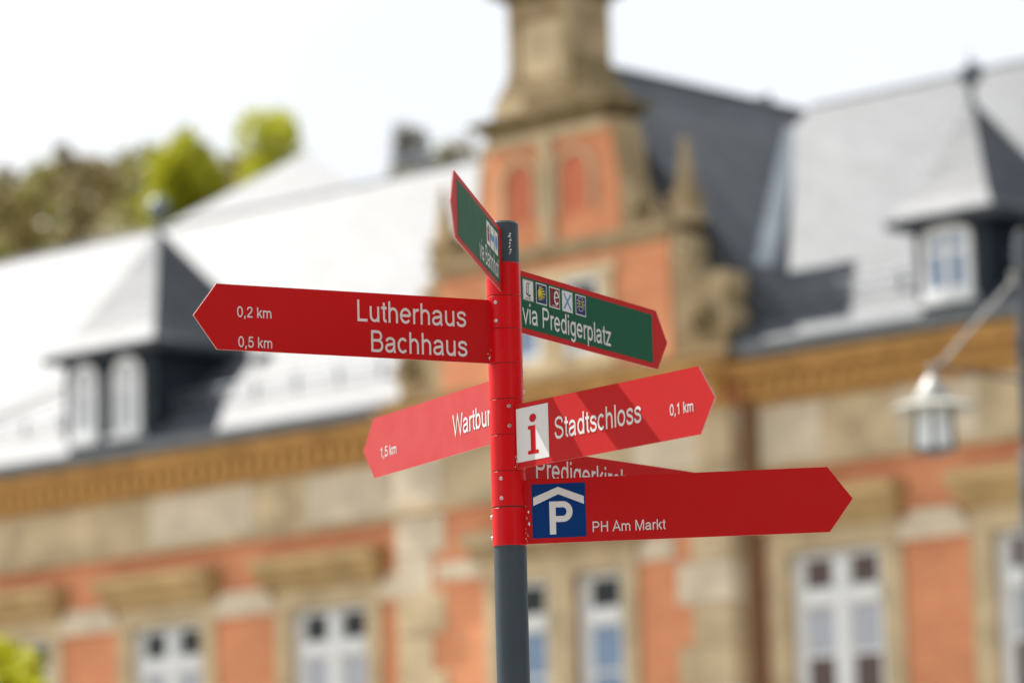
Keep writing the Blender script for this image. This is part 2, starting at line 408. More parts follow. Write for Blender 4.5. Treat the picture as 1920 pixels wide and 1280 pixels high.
def window(cx, w, z0, z1, y, glass, hood=None, jamb=0.27, lights=2, surround=True):
    """white timber window in a stone surround: glass = materials for upper, middle, lower panes"""
    x0, x1 = cx - w / 2, cx + w / 2
    yf = y + 0.09
    fr, mu = 0.15, 0.22
    mb = MB()
    mb.box(x0, x0 + fr, yf, yf + 0.09, z0, z1); mb.box(x1 - fr, x1, yf, yf + 0.09, z0, z1)
    mb.box(x0 + fr, x1 - fr, yf, yf + 0.09, z1 - 0.07, z1); mb.box(x0 + fr, x1 - fr, yf, yf + 0.09, z0, z0 + 0.12)
    tr0, tr1 = z1 - 0.70, z1 - 0.50
    mb.box(x0 + fr, x1 - fr, yf - 0.04, yf + 0.08, tr0, tr1)
    cols = [(x0 + fr, x1 - fr)]
    if lights == 2:
        mb.box(cx - mu / 2, cx + mu / 2, yf - 0.02, yf + 0.085, z0 + 0.12, z1 - 0.07)
        cols = [(x0 + fr, cx - mu / 2), (cx + mu / 2, x1 - fr)]
    zb = tr0 - 0.66
    win = None
    panes = []
    for a, b_ in cols:
        st = 0.05
        for (c, d, gm) in ((tr1, z1 - 0.07, glass[0]), (zb, tr0, glass[1]), (z0 + 0.12, zb, glass[2])):
            mb.box(a, a + st, yf + 0.02, yf + 0.07, c, d); mb.box(b_ - st, b_, yf + 0.02, yf + 0.07, c, d)
            mb.box(a + st, b_ - st, yf + 0.02, yf + 0.07, c, c + 0.035); mb.box(a + st, b_ - st, yf + 0.02, yf + 0.07, d - 0.02, d)
            panes.append((a + st, b_ - st, c + 0.035, d - 0.02, gm))
    win = mb.build('window', 'white_window_paint', B)
    for a, b_, c, d, gm in panes:
        MB().box(a, b_, yf + 0.04, yf + 0.05, c, d).build('pane', gm, win)
    if surround:
        for a, b_ in ((x0 - jamb, x0 + 0.015), (x1 - 0.015, x1 + jamb)):
            MB().box(a, b_, y - 0.06, y + 0.088, z0 - 0.1, z1).build('jamb', 'sandstone', win)
        MB().box(x0 - jamb, x1 + jamb, y - 0.07, y + 0.12, z1, Z_HOOD - 0.06).build('lintel', 'sandstone', win)
        MB().box(x0 - jamb - 0.08, x1 + jamb + 0.08, y - 0.20, y + 0.1, z0 - 0.28, z0 - 0.1).build('sill', 'sandstone', win)
    if hood:
        h0, h1 = hood
        mb = MB()
        mb.box(h0 + 0.10, h1 - 0.10, y - 0.20, y + 0.05, Z_HOOD - 0.06, Z_HOOD + 0.10)
        mb.box(h0 + 0.04, h1 - 0.04, y - 0.32, y + 0.05, Z_HOOD + 0.10, Z_HOOD + 0.26)
        mb.box(h0, h1, y - 0.42, y + 0.05, Z_HOOD + 0.26, Z_BAND)
        mb.build('hood', 'hood_sandstone', win)
    return win

def stone_course(x0, x1, y0, y1, z0, z1, step, name, mats):
    """single course of separate blocks with open joints"""
    x = x0; k = 0
    while x < x1 - 0.05:
        w = min(step * random.uniform(0.82, 1.18), x1 - x)
        if x1 - (x + w) < 0.3: w = x1 - x
        dy = random.uniform(0, 0.018)
        MB().box(x + 0.006, x + w - 0.006, y0 - dy, y1, z0, z1).build(name, random.choice(mats), B)
        x += w; k += 1

# walls
WL = [-17.86, -14.31, -10.76, -7.20, -3.65]; WR = [5.80, 9.10, 12.40]
WZ0, WZ1 = 4.35, 6.74
ground_z = (0.9, 3.1)
def ops(cs, w):
    return [(c - w / 2, c + w / 2, WZ0, WZ1) for c in cs] + [(c - w / 2, c + w / 2, *ground_z) for c in cs]
wall_grid(-21, G0, 0, EAVE, 0, ops(WL, 1.66), 0.35, 'wall', 'brick')
wall_grid(G1, 15, 0, EAVE, 0, ops(WR, 1.60), 0.35, 'wall', 'brick')
bay_ops = [(0.22, 1.16, WZ0, WZ1), (1.62, 2.54, WZ0, WZ1), (0.22, 1.16, *ground_z), (1.62, 2.54, *ground_z)]
wall_grid(G0, G1, 0, EAVE, -GP, bay_ops, 0.35, 'wall', 'brick')
MB().add([(G1, -GP, 0), (G1, 0, 0), (G1, 0, EAVE), (G1, -GP, EAVE)], [(0, 1, 2, 3)]).build('bay_return', 'brick', B)
MB().add([(G0, 0, 0), (G0, -GP, 0), (G0, -GP, EAVE), (G0, 0, EAVE)], [(0, 1, 2, 3)]).build('bay_return', 'brick', B)
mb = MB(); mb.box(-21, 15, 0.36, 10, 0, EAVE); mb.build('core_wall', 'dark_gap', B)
mb = MB(); mb.add([(-21, 0, 0), (-21, 10.2, 0), (-21, 10.2, EAVE), (-21, 0, EAVE)], [(3, 2, 1, 0)]); mb.add([(15, 0, 0), (15, 10.2, 0), (15, 10.2, EAVE), (15, 0, EAVE)], [(0, 1, 2, 3)])
mb.add([(-21, 10.2, 0), (15, 10.2, 0), (15, 10.2, EAVE), (-21, 10.2, EAVE)], [(3, 2, 1, 0)]); mb.build('rear_wall', 'brick', B)

for c in WL:
    window(c, 1.66, WZ0, WZ1, 0, ('dark_glass', 'curtain_glass', 'curtain_glass'), (c - 1.33, c + 1.27))
    window(c, 1.66, *ground_z, 0, ('dark_glass', 'dark_glass', 'dark_glass'), None, surround=False)
for c in WR:
    window(c, 1.60, WZ0, WZ1, 0, ('brown_glass', 'curtain_glass', 'brown_glass'), (c - 1.25, c + 1.22), jamb=0.30)
    window(c, 1.60, *ground_z, 0, ('dark_glass', 'dark_glass', 'dark_glass'), None, surround=False)
for a, b_, z0, z1 in bay_ops:
    window((a + b_) / 2, b_ - a, z0, z1, -GP, ('dark_glass', 'blue_glass', 'blue_glass'), None, jamb=0.2, surround=False, lights=2 if False else 1)
# bay window stonework
for a, b_ in ((-0.02, 0.22), (1.16, 1.62), (2.54, 2.78)):
    MB().box(a, b_, -GP - 0.08, -GP + 0.1, WZ0 - 0.1, WZ1).build('jamb', 'sandstone', B)
MB().box(-0.02, 2.78, -GP - 0.09, -GP + 0.1, WZ1, Z_HOOD - 0.06).build('lintel', 'sandstone', B)
mb = MB(); mb.box(-0.16, 2.92, -GP - 0.2, -GP + 0.05, Z_HOOD - 0.06, Z_HOOD + 0.12); mb.box(-0.24, 3.0, -GP - 0.36, -GP + 0.05, Z_HOOD + 0.12, Z_HOOD + 0.32)
mb.build('hood', 'weathered_sandstone', B)

# pale stone caps on the brick piers
def pier_cap(a, b_, y=0.0):
    mb = MB(); mb.prism([(a, 6.74), (b_, 6.74), (b_, 6.90), (b_ - 0.22, 7.12), (a + 0.22, 7.12), (a, 6.90)], y - 0.10, y + 0.05)
    mb.build('pier_cap', 'pale_sandstone', B)
for a, b_ in ((-13.21, -11.86), (-9.66, -8.30), (-6.10, -4.75), (-2.55, -2.0), (6.9, 8.0), (10.2, 11.3)):
    pier_cap(a, b_)
stone_course(2.80, 3.45, -GP - 0.05, -GP + 0.1, 6.80, 7.12, 0.65, 'pier_cap', ['pale_sandstone'])
stone_course(-0.95, -0.05, -GP - 0.05, -GP + 0.1, 6.86, 7.12, 0.9, 'pier_cap', ['pale_sandstone'])

# quoins of the bay
k = 0; z = 0.0
while z < 8.7:
    h = min(0.56, 8.74 - z); long_ = k % 2
    for side in (0, 1):
        w = 0.92 if long_ else 0.66
        x0, x1 = (G0 - 0.03, G0 + w) if side == 0 else (G1 - w, G1 + 0.03)
        MB().box(x0, x1, -GP - 0.04 - random.uniform(0, 0.015), -GP + 0.2 if side == 0 else -GP + 0.3, z + 0.006, z + h - 0.006).build(
            'quoin', random.choice(['pale_sandstone', 'sandstone', 'sandstone', 'pale_sandstone']), B, bevel=0.012)
    z += h; k += 1

# string moulding, frieze blocks, corbels, cornice, gutter
for x0, x1, y in ((-21, G0 - 0.05, 0), (G1 + 0.05, 15, 0), (G0 - 0.05, G1 + 0.05, -GP)):
    mb = MB(); mb.box(x0, x1, y - 0.10, y + 0.05, 7.86, 7.92); mb.box(x0, x1, y - 0.06, y + 0.05, 7.92, Z_FRIEZE)
    mb.build('string_moulding', 'sandstone', B)
    stone_course(x0, x1, y - 0.045, y + 0.1, Z_FRIEZE + 0.004, Z_CORN, 1.15, 'frieze_block', ['pale_sandstone', 'sandstone', 'pale_sandstone'])
    mb = MB(); mb.box(x0, x1, y - 0.12, y + 0.05, Z_CORN + 0.004, Z_CORN + 0.10)
    mb.box(x0 - 0.02, x1 + 0.02, y - 0.36, y + 0.05, 9.10, 9.22); mb.box(x0 - 0.02, x1 + 0.02, y - 0.42, y + 0.05, 9.22, EAVE)
    mb.build('cornice', 'ochre_sandstone', B)
    cm = MB().prism([(0, 0), (0.15, 0), (0.15, 0.255), (0, 0.255)], -0.27, 0.02).mesh('corbel', ['ochre_sandstone'])
    n = int((x1 - x0) / 0.25)
    for i in range(n):
        place('corbel', cm, B, loc=(x0 + (i + 0.5) * (x1 - x0) / n - 0.075, y, Z_CORN + 0.10))
for x0, x1 in ((-21.3, G0 - 0.25), (G1 + 0.3, 15.3)):
    mb = MB(); prof = []
    n = 8
    vs = []
    for xx in (x0, x1):
        for i in range(n + 1):
            a = math.pi * i / n
            vs.append((xx, -0.50 - 0.11 * math.cos(a) , 9.50 - 0.15 * math.sin(a)))
        for i in range(n, -1, -1):
            a = math.pi * i / n
            vs.append((xx, -0.50 - 0.095 * math.cos(a), 9.50 - 0.135 * math.sin(a)))
    q = 2 * (n + 1)
    mb.add(vs, [(i, (i + 1) % q, q + (i + 1) % q, q + i) for i in range(q)], 0, False)
    mb.box(x0, x1, -0.40, -0.05, EAVE + 0.003, 9.56)
    mb.build('gutter', 'zinc', B)
mb = MB(); mb.tube((G1 + 0.16, -0.10, 0.2), (G1 + 0.16, -0.10, 9.1), 0.07); mb.tube((G1 + 0.16, -0.10, 9.1), (G1 + 0.38, -0.5, 9.42), 0.07)
mb.build('downspout', 'copper_brown', B)

# main roofs (left and right of the bay) and cross roof
def slope(x0, x1, zr, name):
    y0, z0, yr = -0.44, 9.53, 5.0
    mb = MB(); t = 0.09
    mb.add([(x0, y0, z0), (x1, y0, z0), (x1, yr, zr), (x0, yr, zr), (x1, 2 * yr - y0, z0), (x0, 2 * yr - y0, z0),
            (x0, y0, z0 - t), (x1, y0, z0 - t), (x1, 2 * yr - y0, z0 - t), (x0, 2 * yr - y0, z0 - t)],
           [(0, 1, 2, 3), (3, 2, 4, 5), (6, 7, 1, 0), (5, 4, 8, 9), (7, 8, 4, 2, 1), (9, 6, 0, 3, 5), (9, 8, 7, 6)])
    rf = mb.build(name, 'slate', B)
    mb = MB(); mb.tube((x0, yr, zr - 0.02), (x1, yr, zr - 0.02), 0.06, n=8); mb.build('ridge_cap', 'slate', rf)
    # snow rails near the eave
    mb = MB(); s = (zr - z0) / (yr - y0)
    for d, hh_ in ((0.55, 0.16), (0.55, 0.28)):
        mb.tube((x0 + 0.5, y0 + d, z0 + d * s + hh_), (x1 - 0.5, y0 + d, z0 + d * s + hh_), 0.018, n=6)
    x = x0 + 0.7
    while x < x1 - 0.6:
        mb.box(x, x + 0.03, y0 + 0.53, y0 + 0.57, z0 + 0.55 * s - 0.02, z0 + 0.55 * s + 0.31); x += 0.9
    mb.build('snow_rail', 'zinc', rf)
    return rf
slope(-21.3, AX - 0.4, 14.36, 'left_roof')
slope(AX + 0.4, 15.3, 14.06, 'right_roof')
mb = MB(); zr = 14.10; hw = 4.20; zb = 9.45; yf_ = 0.06
mb.add([(AX - hw, yf_, zb), (AX + hw, yf_, zb), (AX + hw, 7, zb), (AX - hw, 7, zb), (AX, yf_, zr), (AX, 7, zr)],
       [(1, 2, 5, 4), (3, 0, 4, 5), (0, 1, 4), (2, 3, 5)])
cr = mb.build('cross_roof', 'slate', B)
MB().tube((AX, 0.2, zr - 0.02), (AX, 6.8, zr - 0.02), 0.06, n=8).build('ridge_cap', 'slate', cr)
# broad lead strip running up the right slope of the cross roof
def cross_pt(x, y): return (x, y, zr - (x - AX) * (zr - zb) / hw + 0.03)
MB().add([cross_pt(4.40, 0.25), cross_pt(4.40, 0.66), cross_pt(1.75, 4.78), cross_pt(1.75, 4.35)], [(0, 1, 2, 3)]).build('roof_flashing', 'lead', cr)
# pavilion roof that rises over the left ridge
mb = MB(); A_ = (-10.8, 6.6, 15.62)
mb.add([(-13.1, 4.9, 14.26), (-7.6, 4.9, 14.26), A_, (-7.55, 8.2, 12.0), (-15.0, 8.2, 12.0)],
       [(0, 1, 2), (1, 3, 2), (3, 4, 2), (4, 0, 2), (0, 4, 3, 1)])
mb.build('rear_roof', 'slate', B)
# thin lightning cable over the left roof
MB().tube((-13.3, 0.35, 10.25), (-10.75, 1.0, 10.98), 0.03, n=6).build('roof_cable', 'dark_iron', B)

# dormers
def dormer(x0, x1, zb, ze, za, depth, wins, ball_r, over, glass, rise=1.0):
    y0 = -0.30
    mb = MB(); mb.box(x0, x1, y0, y0 + depth, zb - 0.1, ze)
    d = mb.build('dormer', 'slate_cladding', B)
    cx, cy = (x0 + x1) / 2, y0 + (x1 - x0) / 2
    hx = (x1 - x0) / 2
    # bell-cast pyramid roof, ring by ring
    mb = MB(); rings = []
    for f_, zz in ((1.0, 0.0), (0.87, 0.065), (0.75, 0.16), (0.58, 0.34), (0.30, 0.66), (0.03, 1.0)):
        r_ = (hx + over) * f_; rings.append((r_, ze - 0.02 + (za - ze) * zz))
    vs = []
    yb = max(0.0, depth - 2 * hx)
    for r_, zz in rings:
        vs += [(cx - r_, cy - r_, zz), (cx + r_, cy - r_, zz), (cx + r_, cy + r_ + yb * (r_ / rings[0][0]), zz), (cx - r_, cy + r_ + yb * (r_ / rings[0][0]), zz)]
    fs = []
    for k_ in range(len(rings) - 1):
        for i in range(4):
            j = (i + 1) % 4; fs.append((4 * k_ + i, 4 * k_ + j, 4 * k_ + 4 + j, 4 * k_ + 4 + i))
    fs.append((3, 2, 1, 0)); fs.append(tuple(4 * (len(rings) - 1) + i for i in range(4)))
    mb.add(vs, fs); mb.box(cx - hx - over + 0.02, cx + hx + over - 0.02, cy - hx - over + 0.02, cy + hx + over + yb - 0.02, ze - 0.12, ze - 0.024)
    mb.build('dormer_roof', 'slate', d)
    mb = MB()
    prof = [(0.075, za - 0.16), (0.05, za + 0.02), (0.035, za + 0.14), (0.06, za + 0.17), (0.035, za + 0.20)]
    cz = za + 0.20 + ball_r
    prof += [(max(0.01, ball_r * math.cos(t)), cz + ball_r * math.sin(t)) for t in np.linspace(-1.35, 1.5, 9)]
    prof += [(0.012, cz + ball_r + 0.12)]
    mb.lathe(prof, (cx, cy), 16)
    mb.build('finial', 'zinc', d)
    for a, b_, c, e in wins:
        r_ = (b_ - a) / 2; mx_ = (a + b_) / 2
        arc_o = [(mx_ + r_ * math.cos(t), e - r_ * rise + r_ * rise * math.sin(t)) for t in np.linspace(0, math.pi, 13)]
        ri = r_ - 0.11
        # frame as quads between outer and inner outline
        outer = [(a, c)] + arc_o[::-1] + [(b_, c)]
        inner = [(mx_ - ri, c + 0.12)] + [(mx_ + ri * math.cos(t), e - r_ * rise - 0.11 * (1 - rise) + ri * rise * math.sin(t)) for t in np.linspace(math.pi, 0, 13)] + [(mx_ + ri, c + 0.12)]
        mb = MB(); n_ = len(outer)
        for y_ in (y0 - 0.05,):
            vs = [(x, y_, z_) for x, z_ in outer] + [(x, y_, z_) for x, z_ in inner] + [(x, y0 + 0.01, z_) for x, z_ in outer] + [(x, y0 + 0.01, z_) for x, z_ in inner]
            fs = []
            for i in range(n_):
                j = (i + 1) % n_
                fs += [(i, n_ + i, n_ + j, j), (2 * n_ + i, i, j, 2 * n_ + j), (n_ + i, 3 * n_ + i, 3 * n_ + j, n_ + j)]
            mb.add(vs, fs)
        mb.box(mx_ - 0.05, mx_ + 0.05, y0 - 0.045, y0, c + 0.12, e - 0.11)
        mb.box(mx_ - ri, mx_ + ri, y0 - 0.04, y0, c + (e - c) * 0.60, c + (e - c) * 0.60 + 0.08)
        mb.box(a - 0.05, b_ + 0.05, y0 - 0.14, y0 + 0.01, c - 0.10, c)
        mb.build('window_frame', 'white_window_paint', d)
        mb = MB(); mb.prism(inner, y0 - 0.02, y0 - 0.012); mb.build('pane', glass, d)
    return d
dormer(-9.22, -7.10, 9.60, 11.12, 13.10, 2.9, [(-9.04, -8.40, 9.74, 10.95), (-8.04, -7.40, 9.74, 10.95)], 0.18, 0.28, 'curtain_glass')
dormer(7.50, 8.66, 9.60, 10.80, 12.36, 2.4, [(7.64, 8.42, 9.74, 10.66)], 0.17, 0.28, 'blue_glass', 0.35)

# scrolled gable of the bay
YG0, YG1 = -GP - 0.02, -GP + 0.50
def sym(half): return [(AX + a, z_) for a, z_ in half] + [(AX - a, z_) for a, z_ in reversed(half)]
mb = MB(); mb.prism(sym([(2.15, EAVE + 0.14), (2.15, 11.28)]), YG0, YG1); mb.build('gable_wall', 'brick', B)
mb = MB(); mb.prism(sym([(1.28, 11.28), (1.28, 12.2), (1.10, 13.10)]), YG0, YG1); mb.build('gable_wall', 'brick', B)
def cornice(x0, x1, z0, h, y, out, material, name='gable_cornice', back=YG1):
    mb = MB()
    mb.box(x0, x1, y - out * 0.35, back + out * 0.35, z0, z0 + h * 0.4)
    mb.box(x0 - out * 0.55, x1 + out * 0.55, y - out * 0.7, back + out * 0.6, z0 + h * 0.4, z0 + h * 0.7)
    mb.box(x0 - out, x1 + out, y - out, back + out, z0 + h * 0.7, z0 + h)
    return mb.build(name, material, B)
cornice(G0 - 0.03, G1 + 0.03, EAVE + 0.003, 0.20, YG0, 0.14, 'weathered_sandstone')
cornice(AX - 2.15, AX + 2.15, 11.14, 0.22, YG0, 0.12, 'weathered_sandstone')
cornice(AX - 1.12, AX + 1.12, 13.00, 0.26, YG0, 0.22, 'mossy_sandstone')
# scrolls: two on each side of the lower tier, one concave sweep on each side of the upper tier
def scroll(s, pts_, name, material, y0=YG0 + 0.03, y1=YG1 - 0.03):
    mb = MB(); mb.prism([(AX + s * a, z_) for a, z_ in pts_], y0, y1); return mb.build(name, material, B, bevel=0.02)
def spiral(cx, cz, r0, turns=1.35, a0=0.0, sgn=1, w=0.07):
    """raised volute ribbon"""
    mb = MB(); n = 26; vs = []; fs = []
    for i in range(n + 1):
        t = i / n; a = a0 + sgn * turns * 2 * math.pi * t; r_ = r0 * (1 - 0.78 * t)
        for rr_ in (r_, max(0.01, r_ - w * (1 - 0.5 * t))):
            for y_ in (YG0 - 0.06, YG0 + 0.03): vs.append((cx + rr_ * math.cos(a), y_, cz + rr_ * math.sin(a)))
    for i in range(n):
        a = 4 * i; b_ = 4 * (i + 1)
        fs += [(a, b_, b_ + 2, a + 2), (a, a + 1, b_ + 1, b_), (a + 2, b_ + 2, b_ + 3, a + 3)]
    mb.add(vs, fs); return mb
for s in (-1, 1):
    lower = [(2.15, 9.55), (3.08, 9.55)] + [(2.84 + 0.30 * math.cos(t), 9.92 + 0.33 * math.sin(t)) for t in np.linspace(-0.9, 0.9, 7)] + \
            [(2.98 + 0.16 * math.cos(t), 10.42 + 0.20 * math.sin(t)) for t in np.linspace(-0.9, 1.9, 7)] + \
            [(2.66, 10.50), (2.50, 10.66), (2.44, 10.86), (2.46, 11.05), (2.38, 11.22), (2.15, 11.26)]
    scroll(s, lower, 'scroll', 'weathered_sandstone')
    spiral(AX + s * 2.72, 9.93, 0.27, a0=math.pi / 2, sgn=-s).build('volute', 'mossy_sandstone', B)
    spiral(AX + s * 2.42, 10.95, 0.20, a0=math.pi / 2, sgn=s).build('volute', 'sandstone', B)
    upper = [(1.28, 11.36), (1.98, 11.36), (1.92, 11.58), (1.72, 11.72), (1.52, 11.92), (1.42, 12.2), (1.38, 12.6), (1.30, 12.98), (1.10, 12.99), (1.26, 12.2)]
    scroll(s, upper, 'scroll', 'weathered_sandstone')
    spiral(AX + s * 1.70, 11.60, 0.19, a0=math.pi / 2, sgn=-s).build('volute', 'mossy_sandstone', B)
    # obelisk on its pedestal
    ox, oy = AX + s * 2.28, (YG0 + YG1) / 2
    mb = MB()
    for (r_, z0, z1) in ((0.20, 11.36, 11.44), (0.16, 11.44, 11.68), (0.20, 11.68, 11.75)): mb.box(ox - r_, ox + r_, oy - r_, oy + r_, z0, z1)
    vs = [(ox + sx * r_, oy + sy * r_, z_) for r_, z_ in ((0.125, 11.75), (0.045, 12.36)) for sx, sy in ((-1, -1), (1, -1), (1, 1), (-1, 1))]
    mb.add(vs, [(0, 1, 5, 4), (1, 2, 6, 5), (2, 3, 7, 6), (3, 0, 4, 7), (4, 5, 6, 7)])
    mb.lathe([(0.02, 12.36), (0.06, 12.40), (0.075, 12.46), (0.05, 12.53), (0.01, 12.56)], (ox, oy), 12)
    mb.build('obelisk', 'weathered_sandstone', B)
# lower tier: stone frame with a pair of windows, brick fields beside
for a, b_ in ((0.38, 0.62), (1.30, 1.72), (2.40, 2.64)):
    MB().box(a - 0.12, b_ - 0.12, YG0 - 0.07, YG0 + 0.05, EAVE + 0.21, 10.85).build('pilaster', 'sandstone', B)
MB().box(0.18, 2.60, YG0 - 0.09, YG0 + 0.05, 10.85, 10.97).build('lintel', 'sandstone', B)
MB().box(0.50, 2.28, YG0 - 0.04, YG0 + 0.05, EAVE + 0.205, 9.74).build('parapet_panel', 'sandstone', B)
for a, b_ in ((0.50, 1.18), (1.60, 2.28)):
    w_ = MB()
    w_.box(a, a + 0.10, YG0 - 0.03, YG0 + 0.02, 9.75, 10.84); w_.box(b_ - 0.10, b_, YG0 - 0.03, YG0 + 0.02, 9.75, 10.84)
    w_.box(a + 0.10, b_ - 0.10, YG0 - 0.03, YG0 + 0.02, 10.74, 10.84); w_.box(a + 0.10, b_ - 0.10, YG0 - 0.03, YG0 + 0.02, 9.75, 9.86); w_.box(a + 0.10, b_ - 0.10, YG0 - 0.035, YG0 + 0.02, 10.36, 10.45)
    w_ = w_.build('window', 'white_window_paint', B)
    MB().box(a + 0.10, b_ - 0.10, YG0 - 0.012, YG0 - 0.006, 9.86, 10.36).build('pane', 'blue_glass', w_)
    MB().box(a + 0.10, b_ - 0.10, YG0 - 0.012, YG0 - 0.006, 10.45, 10.74).build('pane', 'dark_glass', w_)
# upper tier: two arched red niches either side of a stone pilaster
MB().box(AX - 0.11, AX + 0.11, YG0 - 0.09, YG0 + 0.05, 11.37, 12.98).build('pilaster', 'sandstone', B)
for s in (-1, 1):
    cx = AX + s * 0.52; r_ = 0.30
    inner = [(cx - r_, 11.75)] + [(cx + r_ * math.cos(t), 12.30 + r_ * math.sin(t)) for t in np.linspace(math.pi, 0, 11)] + [(cx + r_, 11.75)]
    MB().prism(inner, YG0 - 0.012, YG0 + 0.01).build('niche', 'red_brick', B)
    outer = [(cx - r_ - 0.06, 11.75)] + [(cx + (r_ + 0.06) * math.cos(t), 12.30 + (r_ + 0.06) * math.sin(t)) for t in np.linspace(math.pi, 0, 11)] + [(cx + r_ + 0.06, 11.75)]
    mb = MB(); n_ = len(inner)
    vs = [(x, YG0 - 0.08, z_) for x, z_ in outer] + [(x, YG0 - 0.08, z_) for x, z_ in inner] + [(x, YG0, z_) for x, z_ in outer] + [(x, YG0, z_) for x, z_ in inner]
    fs = []
    for i in range(n_ - 1):
        fs += [(i, n_ + i, n_ + i + 1, i + 1), (2 * n_ + i, i, i + 1, 2 * n_ + i + 1), (n_ + i, 3 * n_ + i, 3 * n_ + i + 1, n_ + i + 1)]
    mb.add(vs, fs); mb.build('arch', 'sandstone', B)
MB().box(AX - 1.12, AX + 1.12, YG0 - 0.06, YG0 + 0.05, 12.84, 12.99).build('frieze_block', 'sandstone', B)
# crowning pier with sweeping foot, recessed panel and capital
AC = AX - 0.06; hp = 0.58; YP0, YP1 = YG0 - 0.02, YG1 + 0.28
mb = MB(); mb.prism([(AC - 0.92, 13.26), (AC + 0.92, 13.26), (AC + 0.92, 13.52), (AC - 0.92, 13.52)], YP0 - 0.03, YP1); mb.build('pier_base', 'weathered_sandstone', B)
MB().prism([(AC - 0.88, 13.28), (AC - 0.32, 13.28), (AC - 0.32, 13.50), (AC - 0.88, 13.50)], YP0 - 0.05, YP0).build('pier_block', 'sandstone', B)
for s in (-1, 1):
    sw = [(hp - 0.03, 13.52), (0.90, 13.52), (0.84, 13.62), (0.74, 13.72), (0.66, 13.86), (0.60, 14.02), (hp - 0.03, 14.05)]
    mb = MB(); mb.prism([(AC + s * a, z_) for a, z_ in sw], YP0, YP1 - 0.04); mb.build('scroll', 'weathered_sandstone' if s < 0 else 'mossy_sandstone', B)
mb = MB(); mb.box(AC - hp, AC + hp, YP0 + 0.02, YP1, 13.52, 14.86); mb.build('crowning_pier', 'weathered_sandstone', B)
for a, b_, z0, z1 in ((AC - hp, AC - hp + 0.16, 13.525, 14.855), (AC + hp - 0.16, AC + hp, 13.525, 14.855), (AC - hp + 0.16, AC + hp - 0.16, 14.62, 14.855), (AC - hp + 0.16, AC + hp - 0.16, 13.525, 13.72)):
    MB().box(a, b_, YP0 - 0.05, YP0 + 0.03, z0, z1).build('pier_frame', 'weathered_sandstone', B)
MB().box(AC - hp + 0.2, AC + hp - 0.2, YP0 - 0.012, YP0 + 0.03, 13.78, 14.56).build('pier_panel', 'sandstone', B)
cornice(AC - hp, AC + hp, 14.86, 0.24, YP0, 0.24, 'mossy_sandstone', back=YP1)
mb = MB(); mb.prism([(AC - 0.62, 15.10), (AC + 0.62, 15.10), (AC + 0.45, 15.35), (AC + 0.2, 15.62), (AC, 15.75), (AC - 0.2, 15.62), (AC - 0.45, 15.35)], YP0, YP1)
mb.build('gable_crown', 'weathered_sandstone', B)

# ------------------------------------------------------------------ unseen slate-clad houses added to block sky reflections on the signs
def blocker_house(label, loc, rotz, w, d, h, ridge, n):
    t = thing('blocker_house', label, 'house', loc, rotz, 'added unseen houses')
    MB().box(-w / 2, w / 2, 0, d, 0, h).build('wall', 'slate_cladding', t)
    mb = MB(); mb.add([(-w / 2 - 0.4, -0.5, h + 0.003), (w / 2 + 0.4, -0.5, h + 0.003), (w / 2 + 0.4, d + 0.5, h + 0.003), (-w / 2 - 0.4, d + 0.5, h + 0.003), (-w / 2 - 0.4, d / 2, ridge), (w / 2 + 0.4, d / 2, ridge)],
                      [(0, 1, 5, 4), (2, 3, 4, 5), (1, 2, 5), (3, 0, 4), (3, 2, 1, 0)])
    mb.build('roof', 'slate', t)
    for fl in range(3):
        for i in range(n):
            x = -w / 2 + (i + 0.5) * w / n; z_ = 1.2 + fl * 3.2
            wd = MB().box(x - 0.6, x + 0.6, -0.06, 0.02, z_, z_ + 1.7).build('window', 'white_window_paint', t)
            for q in (-1, 1): MB().box(x + q * 0.28 - 0.22, x + q * 0.28 + 0.22, -0.075, -0.058, z_ + 0.1, z_ + 1.6).build('pane', 'dark_glass', wd)
blocker_house('unseen dark slate-clad house added opposite the brick building to block sky reflections', (-4, -27, 0), math.pi, 40, 10, 11, 17, 11)
blocker_house('unseen dark slate-clad house added along the side to block sky reflections', (21, -4, 0), -math.pi / 2, 40, 10, 11, 17, 11)

# ------------------------------------------------------------------ street lamp in front of the right wing
LP = thing('street_lamp', 'dark mast with a hanging glass lantern under a white round shade', 'street lamp', (4.125, 21.14, 0))
mb = MB(); mb.lathe([(0.16, 0), (0.16, 0.5), (0.11, 0.6), (0.108, 5.38), (0.085, 5.42)], n=20); mb.build('mast_base', 'dark_iron', LP)
mb = MB(); mb.lathe([(0.078, 5.40), (0.072, 7.10), (0.05, 7.18), (0.01, 7.2)], n=20); mb.build('mast', 'dark_iron', LP)
mb = MB(); mb.tube((-0.07, 0, 6.80), (-0.70, 0, 6.12), 0.016, n=8); mb.tube((-0.09, 0, 6.86), (-0.05, 0, 6.74), 0.035, n=8); mb.build('stay_rod', 'galvanised', LP)
mb = MB(); mb.tube((-0.07, 0, 5.99), (-0.78, 0, 6.13), 0.014, n=8); mb.build('arm', 'dark_iron', LP)
mb = MB(); lx = -0.76
mb.lathe([(0.02, 6.14), (0.035, 6.09), (0.02, 6.05), (0.05, 6.03), (0.11, 5.94), (0.15, 5.86), (0.15, 5.84)], (lx, 0), 16); mb.build('lantern_roof', 'galvanised', LP)
mb = MB(); mb.lathe([(0.15, 5.845), (0.28, 5.81), (0.35, 5.775), (0.35, 5.765), (0.28, 5.785), (0.14, 5.80)], (lx, 0), 32); mb.build('shade', 'white_enamel', LP)
mb = MB(); mb.lathe([(0.135, 5.79), (0.155, 5.62), (0.145, 5.45), (0.03, 5.44)], (lx, 0), 16); mb.build('lantern_glass', 'opal_glass', LP)
mb = MB()
